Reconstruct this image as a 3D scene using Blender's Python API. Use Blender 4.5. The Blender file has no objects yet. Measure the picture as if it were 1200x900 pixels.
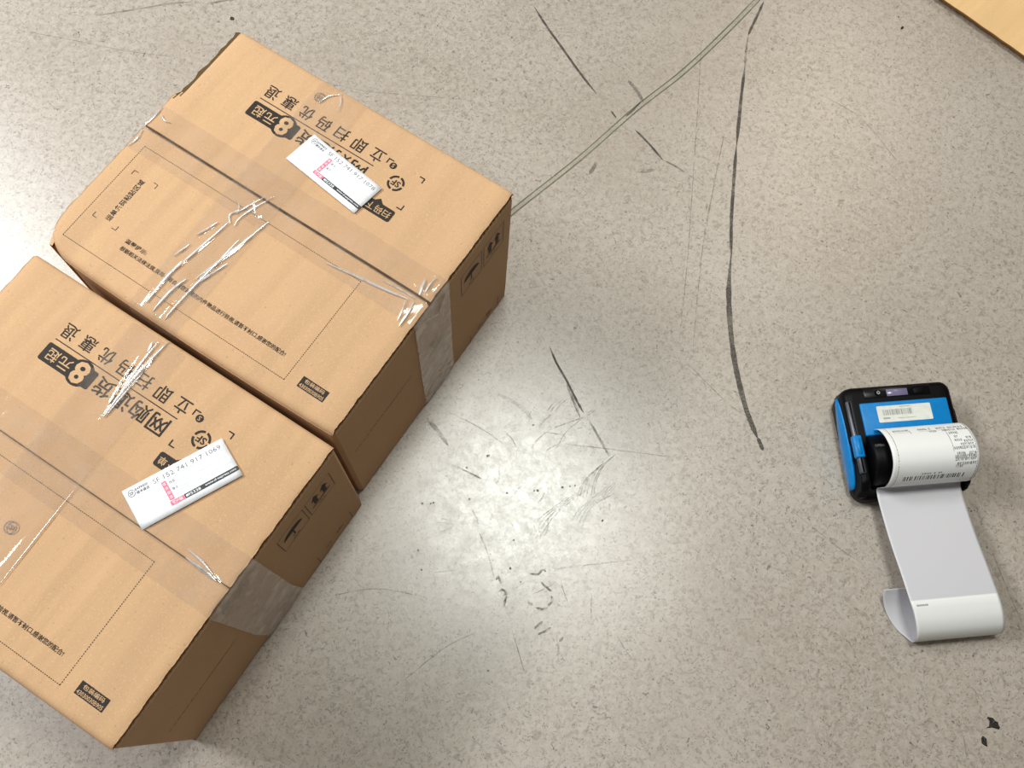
import bpy, bmesh, math, random
from mathutils import Vector, Matrix
random.seed(7)
SC = bpy.context.scene
COL = SC.collection
sin, cos, pi = math.sin, math.cos, math.pi

# ------------------------------------------------------------------ camera
H = 0.85                                   # camera height above the floor
FPX, PITCH, ROLL = 1093.89, 0.3361, 0.1204
_r = Vector((1, 0, 0)); _u = Vector((0, cos(PITCH), sin(PITCH))); _f = Vector((0, sin(PITCH), -cos(PITCH)))
CR = cos(ROLL) * _r + sin(ROLL) * _u
CU = -sin(ROLL) * _r + cos(ROLL) * _u
cam_d = bpy.data.cameras.new('camera')
cam_d.sensor_width = 36.0
cam_d.lens = FPX / 1200 * 36.0
cam_d.clip_start = 0.01
cam = bpy.data.objects.new('camera', cam_d)
COL.objects.link(cam)
M = Matrix(((CR.x, CU.x, -_f.x, 0), (CR.y, CU.y, -_f.y, 0), (CR.z, CU.z, -_f.z, H), (0, 0, 0, 1)))
cam.matrix_world = M
SC.camera = cam

def at(px, py, z=0.0):
    """the place at height z that the photograph shows at a pixel"""
    d = _f + CR * ((px - 600) / FPX) - CU * ((py - 450) / FPX)
    return Vector((0, 0, H)) + d * ((z - H) / d.z)

# ------------------------------------------------------------------ world, lamps, exposure
w = bpy.data.worlds.new('world'); SC.world = w; w.use_nodes = True
w.node_tree.nodes['Background'].inputs[0].default_value = (1.0, 0.94, 0.86, 1)
w.node_tree.nodes['Background'].inputs[1].default_value = 0.085

def ceiling_panel(x, y, z, sx, sy, watts, colour):
    l = bpy.data.lights.new('ceiling_panel', 'AREA')
    l.shape = 'RECTANGLE'; l.size = sx; l.size_y = sy; l.energy = watts; l.color = colour
    o = bpy.data.objects.new('ceiling_panel', l); o.location = (x, y, z); COL.objects.link(o)
ceiling_panel(0.06, 0.62, 2.0, 0.42, 0.42, 19, (0.97, 1.0, 0.94))     # the panel whose reflection shows on the floor
ceiling_panel(-1.9, 0.70, 1.9, 0.60, 1.20, 74, (0.95, 0.98, 1.0))
ceiling_panel(1.1, 2.3, 2.3, 0.60, 1.20, 9, (1.0, 0.82, 0.66))

vs = SC.view_settings
vs.view_transform = 'Standard'; vs.look = 'None'; vs.gamma = 1.0; vs.use_curve_mapping = False
vs.exposure = 0.20

# ------------------------------------------------------------------ material helpers
def srgb(r, g, b):
    f = lambda c: (c / 255 / 12.92) if c / 255 <= 0.04045 else ((c / 255 + 0.055) / 1.055) ** 2.4
    return (f(r), f(g), f(b), 1)

class NT:
    def __init__(s, name):
        s.m = bpy.data.materials.new(name); s.m.use_nodes = True
        s.t = s.m.node_tree; s.t.nodes.clear()
        s.out = s.t.nodes.new('ShaderNodeOutputMaterial')
    def n(s, kind, **kw):
        nd = s.t.nodes.new(kind)
        for k, v in kw.items():
            if k.startswith('i_'):
                nd.inputs[k[2:].replace('_', ' ')].default_value = v
            else: setattr(nd, k, v)
        return nd
    def l(s, a, b): s.t.links.new(a, b)
    def ramp(s, src, stops):
        r = s.n('ShaderNodeValToRGB')
        e = r.color_ramp.elements
        while len(e) > len(stops): e.remove(e[-1])
        while len(e) < len(stops): e.new(0.5)
        for q, (p, c) in zip(e, stops):
            q.position = p; q.color = c if len(c) == 4 else (*c, 1)
        s.l(src, r.inputs[0]); return r.outputs[0]
    def mix(s, fac, a, b, mode='MIX'):
        m = s.n('ShaderNodeMix', data_type='RGBA', blend_type=mode)
        for sock, v in ((m.inputs[0], fac), (m.inputs[6], a), (m.inputs[7], b)):
            if isinstance(v, bpy.types.NodeSocket): s.l(v, sock)
            else: sock.default_value = v
        return m.outputs[2]

def simple(name, rgb, rough=0.5, metallic=0.0, spec=0.5, coat=0.0):
    k = NT(name)
    b = k.n('ShaderNodeBsdfPrincipled')
    co = k.n('ShaderNodeTexCoord')
    nz = k.n('ShaderNodeTexNoise', i_Scale=180.0, i_Detail=3.0)
    k.l(co.outputs['Object'], nz.inputs['Vector'])
    c = srgb(*rgb)
    d = tuple(x * 0.9 for x in c[:3]) + (1,)
    k.l(k.ramp(nz.outputs['Fac'], [(0.35, d), (0.65, c)]), b.inputs['Base Color'])
    b.inputs['Roughness'].default_value = rough
    b.inputs['Metallic'].default_value = metallic
    b.inputs['Specular IOR Level'].default_value = spec
    b.inputs['Coat Weight'].default_value = coat
    k.l(b.outputs[0], k.out.inputs[0])
    return k.m

def cardboard(name, rgb, dark=0.88, seed=0.0):
    k = NT(name)
    b = k.n('ShaderNodeBsdfPrincipled', i_Roughness=0.78)
    b.inputs['Specular IOR Level'].default_value = 0.22
    co = k.n('ShaderNodeTexCoord')
    mp = k.n('ShaderNodeMapping'); mp.inputs['Location'].default_value = (seed, seed * .7, 0); mp.inputs['Rotation'].default_value = (0, 0, .03)
    k.l(co.outputs['Object'], mp.inputs['Vector'])
    c = srgb(*rgb)
    dk = tuple(x * dark for x in c[:3]) + (1,)
    big = k.n('ShaderNodeTexNoise', i_Scale=9.0, i_Detail=4.0)
    k.l(mp.outputs[0], big.inputs['Vector'])
    col = k.ramp(big.outputs['Fac'], [(0.3, dk), (0.7, c)])
    # soft bands across the board, left by the fluting and handling
    st = k.n('ShaderNodeMapping'); st.inputs['Scale'].default_value = (70, 4.0, 1)
    k.l(mp.outputs[0], st.inputs['Vector'])
    bands = k.n('ShaderNodeTexNoise', i_Scale=1.0, i_Detail=2.0); k.l(st.outputs[0], bands.inputs['Vector'])
    col = k.mix(k.ramp(bands.outputs['Fac'], [(0.34, (0.8,) * 3), (0.60, (0, 0, 0))]), col, tuple(x * .83 for x in c[:3]) + (1,))
    # paper fibres
    fb = k.n('ShaderNodeTexNoise', i_Scale=900.0, i_Detail=2.0); k.l(mp.outputs[0], fb.inputs['Vector'])
    col = k.mix(k.ramp(fb.outputs['Fac'], [(0.55, (0, 0, 0)), (0.75, (0.55,) * 3)]), col, tuple(min(1, x * 1.22) for x in c[:3]) + (1,))
    fd = k.n('ShaderNodeTexNoise', i_Scale=420.0, i_Detail=1.0); k.l(mp.outputs[0], fd.inputs['Vector'])
    col = k.mix(k.ramp(fd.outputs['Fac'], [(0.69, (0, 0, 0)), (0.78, (0.6,) * 3)]), col, tuple(x * .62 for x in c[:3]) + (1,))
    k.l(col, b.inputs['Base Color'])
    bp = k.n('ShaderNodeBump', i_Strength=0.12, i_Distance=0.0008)
    k.l(bands.outputs['Fac'], bp.inputs['Height'])
    k.l(bp.outputs[0], b.inputs['Normal'])
    k.l(b.outputs[0], k.out.inputs[0])
    return k.m

def tape_mat(name, milk, rough):
    k = NT(name)
    co = k.n('ShaderNodeTexCoord')
    nz = k.n('ShaderNodeTexNoise', i_Scale=45.0, i_Detail=5.0, i_Roughness=0.65)
    k.l(co.outputs['Object'], nz.inputs['Vector'])
    tr = k.n('ShaderNodeBsdfTransparent'); tr.inputs[0].default_value = (0.985, 0.975, 0.965, 1)
    di = k.n('ShaderNodeBsdfDiffuse'); di.inputs[0].default_value = srgb(240, 226, 210)
    gl = k.n('ShaderNodeBsdfGlossy', i_Roughness=rough)
    bp = k.n('ShaderNodeBump', i_Strength=0.22, i_Distance=0.0015)
    k.l(nz.outputs['Fac'], bp.inputs['Height']); k.l(bp.outputs[0], gl.inputs['Normal'])
    m1 = k.n('ShaderNodeMixShader')
    k.l(k.ramp(nz.outputs['Fac'], [(0.42, (milk * .55,) * 3), (0.72, (milk * 1.5,) * 3)]), m1.inputs[0])
    k.l(tr.outputs[0], m1.inputs[1]); k.l(di.outputs[0], m1.inputs[2])
    fr = k.n('ShaderNodeLayerWeight', i_Blend=0.5)          # thin film: same reflectance from both sides
    pw = k.n('ShaderNodeMath', operation='POWER'); k.l(fr.outputs['Facing'], pw.inputs[0]); pw.inputs[1].default_value = 5.0
    ma = k.n('ShaderNodeMath', operation='MULTIPLY_ADD'); k.l(pw.outputs[0], ma.inputs[0]); ma.inputs[1].default_value = .8; ma.inputs[2].default_value = .055
    m2 = k.n('ShaderNodeMixShader'); k.l(ma.outputs[0], m2.inputs[0])
    k.l(m1.outputs[0], m2.inputs[1]); k.l(gl.outputs[0], m2.inputs[2])
    k.l(m2.outputs[0], k.out.inputs[0])
    return k.m

def fold_glint_mat(name):  # creased tape; white diffuse colour stands in for the glints along it
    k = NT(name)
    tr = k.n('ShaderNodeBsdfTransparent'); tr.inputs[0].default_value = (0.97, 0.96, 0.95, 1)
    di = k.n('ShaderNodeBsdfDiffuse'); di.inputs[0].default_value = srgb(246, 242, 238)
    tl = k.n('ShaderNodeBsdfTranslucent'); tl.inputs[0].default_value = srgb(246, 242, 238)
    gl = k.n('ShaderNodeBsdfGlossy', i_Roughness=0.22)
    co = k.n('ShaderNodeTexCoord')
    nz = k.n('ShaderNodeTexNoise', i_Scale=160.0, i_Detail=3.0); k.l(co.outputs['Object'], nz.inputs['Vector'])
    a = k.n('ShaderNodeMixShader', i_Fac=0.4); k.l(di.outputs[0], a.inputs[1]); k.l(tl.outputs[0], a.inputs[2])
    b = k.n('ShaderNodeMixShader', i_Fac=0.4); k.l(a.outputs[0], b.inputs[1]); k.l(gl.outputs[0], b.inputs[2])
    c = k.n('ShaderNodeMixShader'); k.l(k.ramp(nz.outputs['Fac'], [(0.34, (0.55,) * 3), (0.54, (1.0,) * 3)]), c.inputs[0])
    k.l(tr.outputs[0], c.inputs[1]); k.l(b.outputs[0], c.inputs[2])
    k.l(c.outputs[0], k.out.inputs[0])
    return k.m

def paper_mat(name, rgb, rough, through):
    k = NT(name)
    b = k.n('ShaderNodeBsdfPrincipled', i_Roughness=rough); b.inputs['Base Color'].default_value = srgb(*rgb); b.inputs['Specular IOR Level'].default_value = .35
    tl = k.n('ShaderNodeBsdfTranslucent'); tl.inputs[0].default_value = srgb(*rgb)
    m = k.n('ShaderNodeMixShader', i_Fac=through); k.l(b.outputs[0], m.inputs[1]); k.l(tl.outputs[0], m.inputs[2]); k.l(m.outputs[0], k.out.inputs[0])
    return k.m

def floor_mat():
    k = NT('speckled vinyl floor')
    b = k.n('ShaderNodeBsdfPrincipled')
    co = k.n('ShaderNodeTexCoord'); V = co.outputs['Object']
    def noise(sc, det=3.0, dist=0.0, rough=0.5, off=0.0):
        mp = k.n('ShaderNodeMapping'); mp.inputs['Location'].default_value = (off, off * 1.3, 0)
        k.l(V, mp.inputs['Vector'])
        n = k.n('ShaderNodeTexNoise', i_Scale=sc, i_Detail=det, i_Roughness=rough, i_Distortion=dist)
        k.l(mp.outputs[0], n.inputs['Vector']); return n.outputs['Fac']
    base = k.ramp(noise(7, 5), [(0.3, srgb(169, 158, 145)), (0.7, srgb(182, 172, 160))])
    base = k.mix(k.ramp(noise(170, 2, 0.6, off=3), [(0.40, (0, 0, 0)), (0.68, (0.55,) * 3)]), base, srgb(195, 186, 174))
    base = k.mix(k.ramp(noise(210, 2, 1.2, off=5), [(0.52, (0, 0, 0)), (0.66, (0.62,) * 3)]), base, srgb(140, 129, 117))
    base = k.mix(k.ramp(noise(300, 2, 2.0, off=9), [(0.60, (0, 0, 0)), (0.70, (0.8,) * 3)]), base, srgb(112, 101, 90))
    base = k.mix(k.ramp(noise(230, 1, 1.6, off=13), [(0.69, (0, 0, 0)), (0.74, (0.8,) * 3)]), base, srgb(88, 82, 74))
    base = k.mix(k.ramp(noise(4, 6, off=21), [(0.50, (0, 0, 0)), (0.75, (0.35,) * 3)]), base, srgb(160, 147, 133))
    k.l(base, b.inputs['Base Color'])
    # worn gloss: scuffed and polished in patches
    k.l(k.ramp(noise(60, 12, 0.4, 0.92, off=31), [(0.30, (0.22,) * 3), (0.70, (0.42,) * 3)]), b.inputs['Roughness'])
    b.inputs['Specular IOR Level'].default_value = 1.0
    bp = k.n('ShaderNodeBump', i_Strength=0.05, i_Distance=0.0004)
    k.l(noise(500, 3, 1.5, 0.7, off=41), bp.inputs['Height']); k.l(bp.outputs[0], b.inputs['Normal'])
    k.l(b.outputs[0], k.out.inputs[0])
    return k.m

def mark_mat(name, rgb, lo, hi, scale=60, rough=0.6):
    """dirt rubbed onto the floor: broken up by noise"""
    k = NT(name)
    co = k.n('ShaderNodeTexCoord')
    nz = k.n('ShaderNodeTexNoise', i_Scale=float(scale), i_Detail=5.0, i_Roughness=0.7)
    k.l(co.outputs['Object'], nz.inputs['Vector'])
    n2 = k.n('ShaderNodeTexNoise', i_Scale=700.0, i_Detail=2.0)
    k.l(co.outputs['Object'], n2.inputs['Vector'])
    b = k.n('ShaderNodeBsdfPrincipled', i_Roughness=rough); b.inputs['Base Color'].default_value = srgb(*rgb)
    tr = k.n('ShaderNodeBsdfTransparent')
    mx = k.n('ShaderNodeMixShader')
    a = k.ramp(nz.outputs['Fac'], [(0.36, (lo,) * 3), (0.60, (hi,) * 3)])
    a = k.mix(1.0, a, k.ramp(n2.outputs['Fac'], [(0.3, (0.55,) * 3), (0.6, (1,) * 3)]), 'MULTIPLY')
    k.l(a, mx.inputs[0]); k.l(tr.outputs[0], mx.inputs[1]); k.l(b.outputs[0], mx.inputs[2])
    k.l(mx.outputs[0], k.out.inputs[0])
    return k.m

MT = {
    'floor': floor_mat(),
    'card': cardboard('brown cardboard', (208, 169, 129)),
    'card_b': cardboard('brown cardboard, second box', (207, 168, 128), seed=3.0),
    'card_new': cardboard('fresh cardboard', (246, 204, 148), seed=7.0),
    'card_in': cardboard('raw cardboard edge', (128, 92, 52)),
    'torn': cardboard('torn cardboard edge', (96, 73, 40)),  # torn ply, darkened to carry the shade on the bent-down end
    'ink': simple('dark brown box print', (50, 42, 36), 0.65, spec=.25),
    'ink_s': simple('fine box print', (70, 54, 42), 0.7, spec=.2),
    'knock': simple('unprinted cardboard colour in print', (207, 169, 129), 0.75, spec=.2),
    'tape': tape_mat('clear packing tape', 0.09, .07),
    'tape_side': tape_mat('clear packing tape, cloudy end', 0.55, .2),
    'fold_glint': fold_glint_mat('creased packing tape'),
    'tlogo': simple('grey print on tape', (122, 112, 108), 0.5),
    'label': simple('white label paper', (248, 249, 252), 0.5, spec=.3),
    'lblk': simple('black thermal print', (48, 48, 52), 0.55),
    'lgrey': simple('grey thermal print', (120, 122, 128), 0.55),
    'lpale': simple('pale rule on label', (205, 207, 212), 0.6),
    'pink': simple('pink label print', (236, 118, 146), 0.55),
    'paper': paper_mat('white thermal paper', (250, 250, 247), 0.42, .12),
    'backing': paper_mat('grey glassine backing paper', (216, 214, 218), 0.38, .12),
    'black': simple('black moulded plastic', (5, 4, 6), 0.5, spec=.15),
    'gloss': simple('glossy black plastic', (6, 6, 8), 0.25, spec=.3),
    'blue': simple('blue plastic', (0, 128, 200), 0.4, spec=.35),
    'steel': simple('dull grey metal', (92, 94, 102), 0.35, metallic=.6),
    'screen': simple('grey display glass', (122, 114, 146), 0.2),
    'stick': simple('cream sticker', (226, 227, 218), 0.5),
    'sgrey': simple('faded sticker print', (150, 152, 146), 0.6),
    'white': simple('white plastic print', (200, 200, 200), 0.5),
    'debris': simple('dark scrap', (40, 34, 30), 0.6),
    'scuff': mark_mat('black rubber scuff', (72, 66, 58), 0.55, 1.0),
    'scuff2': mark_mat('faint rubber scuff', (112, 104, 94), 0.0, 0.6),
    'seamdark': mark_mat('dirt in the floor seam', (105, 100, 84), 0.45, 0.95, 25),
    'seamfill': mark_mat('floor seam filler', (176, 170, 152), 0.7, 1.0, 40, rough=.45),
    'scratch': mark_mat('fine scratch', (138, 131, 118), 0.0, 0.5, 90, rough=.4),
    'pale': mark_mat('pale scratch', (222, 222, 212), 0.1, 0.7, 90, rough=.3),
    'stain': mark_mat('brown stain', (112, 102, 84), 0.0, 0.75, 120),
}

# ------------------------------------------------------------------ object helpers
def link(name, mesh, mat=None, parent=None):
    o = bpy.data.objects.new(name, mesh)
    COL.objects.link(o)
    if mat is not None:
        for m in (mat if isinstance(mat, (list, tuple)) else [mat]):
            mesh.materials.append(MT[m])
    if parent is not None: o.parent = parent
    return o

def empty(name, loc, rz=0.0):
    o = bpy.data.objects.new(name, None); o.empty_display_size = 0.05
    o.location = loc; o.rotation_euler = (0, 0, rz); COL.objects.link(o); return o

def tag(o, label=None, cat=None, group=None, kind=None):
    for k, v in (('label', label), ('category', cat), ('group', group), ('kind', kind)):
        if v: o[k] = v
    return o

def pydata(name, vs_, fs, mat, parent=None, smooth=False, mats=None):
    m = bpy.data.meshes.new(name); m.from_pydata([tuple(v) for v in vs_], [], fs); m.update()
    o = link(name, m, mat, parent)
    if mats: m.polygons.foreach_set('material_index', mats)
    if smooth: m.polygons.foreach_set('use_smooth', [True] * len(m.polygons))
    return o

def frombm(name, bm, mat, parent=None, smooth=False):
    bmesh.ops.recalc_face_normals(bm, faces=bm.faces)
    m = bpy.data.meshes.new(name); bm.to_mesh(m); bm.free()
    if smooth: m.polygons.foreach_set('use_smooth', [True] * len(m.polygons))
    return link(name, m, mat, parent)

def grid_surface(name, rows, mat, parent, thick=None, smooth=True):
    """rows of points; with thick, a closed sheet (second side offset along -normal)"""
    nr, nc = len(rows), len(rows[0])
    vs_ = [Vector(p) for r in rows for p in r]
    fs = [(i * nc + j, i * nc + j + 1, (i + 1) * nc + j + 1, (i + 1) * nc + j) for i in range(nr - 1) for j in range(nc - 1)]
    if thick:
        m = bpy.data.meshes.new('t'); m.from_pydata(vs_, [], fs); m.update()
        N = [v.normal.copy() for v in m.vertices]; bpy.data.meshes.remove(m)
        n0 = len(vs_)
        vs_ += [vs_[i] - N[i] * thick for i in range(n0)]
        fs += [tuple(n0 + q for q in reversed(f)) for f in fs]
        rim = [j for j in range(nc)] + [i * nc + nc - 1 for i in range(1, nr)] + [(nr - 1) * nc + j for j in range(nc - 2, -1, -1)] + [i * nc for i in range(nr - 2, 0, -1)]
        for a, b in zip(rim, rim[1:] + rim[:1]): fs.append((b, a, n0 + a, n0 + b))
    o = pydata(name, vs_, fs, mat, parent, smooth)
    if thick:
        k = len(o.data.polygons) - len(rim)
        for p in o.data.polygons[k:]: p.use_smooth = False
    return o

_tc = {}
def text_geo(body, bold=0.0):
    """outline of a line of text scaled to the unit square"""
    if (body, bold) in _tc: return _tc[(body, bold)]
    c = bpy.data.curves.new('txt', 'FONT'); c.body = body; c.resolution_u = 2; c.offset = bold
    o = bpy.data.objects.new('txt', c); COL.objects.link(o)
    bpy.context.view_layer.update()
    m = bpy.data.meshes.new_from_object(o.evaluated_get(bpy.context.evaluated_depsgraph_get()))
    vs_ = [(v.co.x, v.co.y) for v in m.vertices]; fs = [tuple(p.vertices) for p in m.polygons]
    bpy.data.objects.remove(o); bpy.data.curves.remove(c); bpy.data.meshes.remove(m)
    x0 = min(v[0] for v in vs_); x1 = max(v[0] for v in vs_); y0 = min(v[1] for v in vs_); y1 = max(v[1] for v in vs_)
    g = [((x - x0) / (x1 - x0), (y - y0) / (y1 - y0)) for x, y in vs_], fs
    _tc[(body, bold)] = g; return g

class Print:
    """flat printed shapes in a 2D frame, laid on a surface by mapping (a, b, offset) -> point"""
    def __init__(s, mapping): s.map = mapping; s.v = []; s.f = []
    def poly(s, pts):
        n = len(s.v); s.v += list(pts); s.f.append(tuple(range(n, n + len(pts))))
    def rect(s, a0, b0, a1, b1): s.poly([(a0, b0), (a1, b0), (a1, b1), (a0, b1)])
    def line(s, p, q, w):
        dx, dy = q[0] - p[0], q[1] - p[1]; L = math.hypot(dx, dy) or 1; nx, ny = -dy / L * w / 2, dx / L * w / 2
        s.poly([(p[0] + nx, p[1] + ny), (q[0] + nx, q[1] + ny), (q[0] - nx, q[1] - ny), (p[0] - nx, p[1] - ny)])
    def path(s, pts, w):
        for p, q in zip(pts, pts[1:]): s.line(p, q, w)
    def frame(s, a0, b0, a1, b1, w): s.path([(a0, b0), (a1, b0), (a1, b1), (a0, b1), (a0, b0)], w)
    def rrect(s, a0, b0, a1, b1, r):
        pts = []
        for cx, cy, t0 in ((a1 - r, b1 - r, 0), (a0 + r, b1 - r, 90), (a0 + r, b0 + r, 180), (a1 - r, b0 + r, 270)):
            pts += [(cx + r * cos(math.radians(t0 + k * 22.5)), cy + r * sin(math.radians(t0 + k * 22.5))) for k in range(5)]
        s.poly(pts)
    def disc(s, a, b, r, n=28): s.poly([(a + r * cos(2 * pi * k / n), b + r * sin(2 * pi * k / n)) for k in range(n)])
    def ring(s, a, b, r0, r1, t0=0, t1=360, n=32):
        P = lambda r, k: (a + r * cos(math.radians(t0 + (t1 - t0) * k / n)), b + r * sin(math.radians(t0 + (t1 - t0) * k / n)))
        for k in range(n): s.poly([P(r0, k), P(r1, k), P(r1, k + 1), P(r0, k + 1)])
    def text(s, body, c, w, h, r, bold=0.0):
        """centre c, width along reading direction r (unit), height along up; up is r turned left in (a, b)"""
        vs_, fs = text_geo(body, bold); n = len(s.v)
        ux, uy = r; wx, wy = s.up(r)
        for x, y in vs_:
            x = (x - .5) * w; y = (y - .5) * h
            s.v.append((c[0] + ux * x + wx * y, c[1] + uy * x + wy * y))
        s.f += [tuple(n + q for q in f) for f in fs]
    flip = False
    def up(s, r): return (r[1], -r[0]) if s.flip else (-r[1], r[0])
    def build(s, name, mat, parent, off):
        return pydata(name, [s.map(a, b, off) for a, b in s.v], s.f, mat, parent)

def catmull(pts, n):
    P = [Vector(p) for p in pts]; P = [2 * P[0] - P[1]] + P + [2 * P[-1] - P[-2]]; out = []
    for i in range(1, len(P) - 2):
        for k in range(n):
            t = k / n; a, b, c, d = P[i - 1:i + 3]
            out.append(.5 * ((2 * b) + (c - a) * t + (2 * a - 5 * b + 4 * c - d) * t * t + (3 * b - a - 3 * c + d) * t ** 3))
    out.append(P[-2]); return out

# ------------------------------------------------------------------ the floor
fl = bmesh.new()
bmesh.ops.create_grid(fl, x_segments=2, y_segments=2, size=3.0)
for v in list(fl.verts): v.co.y += 0.8
bmesh.ops.solidify(fl, geom=fl.faces[:], thickness=0.004)
for v in fl.verts: pass
zmax = max(v.co.z for v in fl.verts)
for v in fl.verts: v.co.z -= zmax
floor = frombm('floor', fl, 'floor'); tag(floor, kind='structure', label='worn beige speckled vinyl floor with black scuff marks')

def ribbon(name, mat, pxs, wpx, z=0.00015, smooth=6, taper=True):
    """a mark rubbed onto the floor along a run of points; wpx: width in units of 0.78 mm"""
    pts = catmull([at(x, y) for x, y in pxs], smooth) if len(pxs) > 2 else [at(*pxs[0]).lerp(at(*pxs[1]), k / 8) for k in range(9)]
    L, R = [], []
    n = len(pts)
    for i, p in enumerate(pts):
        d = (pts[min(i + 1, n - 1)] - pts[max(i - 1, 0)]).normalized(); nn = Vector((-d.y, d.x, 0))
        hw = wpx * 0.00078 / 2 * (random.uniform(.85, 1.12))
        if taper: hw *= max(.15, min(1, 6 * min(i, n - 1 - i) / n + .15))
        L.append(p + nn * hw + Vector((0, 0, z))); R.append(p - nn * hw + Vector((0, 0, z)))
    vs_ = L + R
    return pydata(name, vs_, [(i, i + 1, n + i + 1, n + i) for i in range(n - 1)], mat, floor)

# seam between two lengths of vinyl: filler with a dirt line along either edge
seam = [(590, 258), (607, 243), (680, 185), (745, 128), (800, 85), (850, 38), (893, -6), (960, -75)]
ribbon('floor_seam', 'seamfill', seam, 6.0, .00012, taper=False)
ribbon('seam_edge', 'seamdark', [(x - 1.8, y - 2) for x, y in seam], 1.9, .0002, taper=False)
ribbon('seam_edge', 'seamdark', [(x + 1.8, y + 2) for x, y in seam], 1.9, .0002, taper=False)
ribbon('seam_edge', 'scuff', [(733, 137), (742, 129), (752, 118)], 2.5, .00025)
# rubber scuffs
ribbon('scuff_mark', 'scuff', [(895, 2), (888, 17), (880, 34), (877, 41)], 4)
ribbon('scuff_mark', 'scuff2', [(877, 40), (874, 62), (873, 80)], 3)
ribbon('scuff_mark', 'scuff', [(873, 78), (869, 110), (866, 140), (863, 172)], 4.6)
ribbon('scuff_mark', 'scuff', [(863, 170), (860, 210), (857, 260), (857, 303)], 4.4)
ribbon('scuff_mark', 'scuff', [(856.5, 300), (854, 340), (856, 385), (862, 430), (873, 475), (882, 500), (888, 514)], 6.6)
ribbon('scuff_mark', 'scuff', [(888, 513), (891, 520), (894, 528)], 5)
ribbon('scuff_mark', 'scuff', [(626, 8), (640, 30), (660, 58), (680, 86), (699, 110)], 3.4)
ribbon('scuff_mark', 'scuff', [(716, 130), (722, 138)], 2.5)
ribbon('scuff_mark', 'scuff', [(744, 152), (760, 168), (778, 189)], 3)
ribbon('scuff_mark', 'scuff2', [(778, 188), (795, 197), (821, 215)], 3)
ribbon('scuff_mark', 'scuff2', [(750, 202), (760, 200), (768, 199)], 5)
ribbon('scuff_mark', 'scuff2', [(690, 205), (696, 196), (700, 188)], 5)
ribbon('scuff_mark', 'scuff2', [(736, 94), (746, 106), (754, 120)], 5)
ribbon('scuff_mark', 'scuff', [(644, 406), (652, 425), (664, 446), (676, 470), (684, 484)], 3)
ribbon('scuff_mark', 'scuff2', [(664, 450), (672, 470), (680, 490)], 3)
ribbon('scuff_mark', 'scuff2', [(690, 492), (706, 520), (715, 536)], 3)
ribbon('scuff_mark', 'scuff2', [(500, 490), (513, 505), (525, 522)], 5)
ribbon('scuff_mark', 'scuff2', [(530, 545), (548, 553), (566, 562)], 2.5)
ribbon('scuff_mark', 'scuff2', [(115, 18), (160, 11), (195, 5), (225, 2)], 3)
ribbon('scuff_mark', 'scuff2', [(240, 5), (262, 1), (290, -4)], 3)
for a in ([(25, 36), (90, 48), (150, 60), (215, 68)], [(380, 96), (430, 107), (490, 112), (560, 118)],
          [(822, 45), (818, 120), (812, 210), (806, 300), (796, 400)], [(836, 220), (826, 270), (818, 340), (812, 410)],
          [(850, 150), (838, 210), (822, 300)], [(800, 420), (850, 470), (878, 490)],
          [(660, 520), (720, 527), (798, 537)], [(1162, 645), (1180, 690), (1198, 730)],
          [(560, 620), (572, 650), (580, 680)], [(600, 738), (608, 765), (615, 790)],
          [(640, 668), (690, 662), (740, 656)], [(520, 480), (560, 500), (590, 520)], [(1120, 845), (1128, 860), (1133, 890)],
          [(380, 700), (440, 690), (500, 700)], [(470, 800), (520, 760), (560, 740)], [(720, 740), (735, 765), (748, 780)],
          [(690, 40), (640, 36), (610, 35)], [(960, 110), (1010, 140), (1060, 200)], [(930, 600), (980, 640), (1010, 660)]):
    ribbon('fine_scratch', 'scratch', a, 1.3)
for k in range(6):      # bundle of curved drag marks in the polished patch
    dx = k * 4.0 + random.uniform(-1, 1)
    ribbon('curved_scratch', 'scratch', [(676 + dx, 586 - k), (680 + dx, 572 - k * 2), (690 + dx, 558 - k * 3), (704 + dx, 546 - k * 3)], 1.3)
for k in range(4):
    ribbon('curved_scratch', 'scratch', [(621 + k * 3, 628 + k * 2), (632 + k * 5, 608), (650 + k * 6, 594 - k * 2), (668 + k * 8, 580 - k * 3)], 1.3)
    ribbon('curved_scratch', 'pale', [(668 + k * 4, 612 + k * 3), (680 + k * 4, 596), (700 + k * 4, 580), (716 + k * 3, 566)], 1.8)
ribbon('curved_scratch', 'scratch', [(624, 534), (626, 520), (644, 504), (670, 494), (690, 486), (700, 478)], 1.5)
ribbon('curved_scratch', 'scratch', [(652, 526), (662, 508), (680, 492), (694, 480)], 1.3)
ribbon('curved_scratch', 'pale', [(583, 462), (600, 470), (614, 480), (624, 492)], 5)
for k in range(3):
    ribbon('curved_scratch', 'scratch', [(640 + 5 * k, 483), (647 + 5 * k, 474), (656 + 5 * k, 467)], 1.3)
rs = random.Random(3)
for k in range(26):
    x, y = rs.uniform(500, 720), rs.uniform(470, 700); t = rs.uniform(0, pi); L = rs.uniform(8, 30)
    ribbon('curved_scratch', 'pale' if k % 2 else 'scratch', [(x, y), (x + L * cos(t) * .5 + rs.uniform(-3, 3), y + L * sin(t) * .5), (x + L * cos(t), y + L * sin(t))], 1.2)
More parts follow.
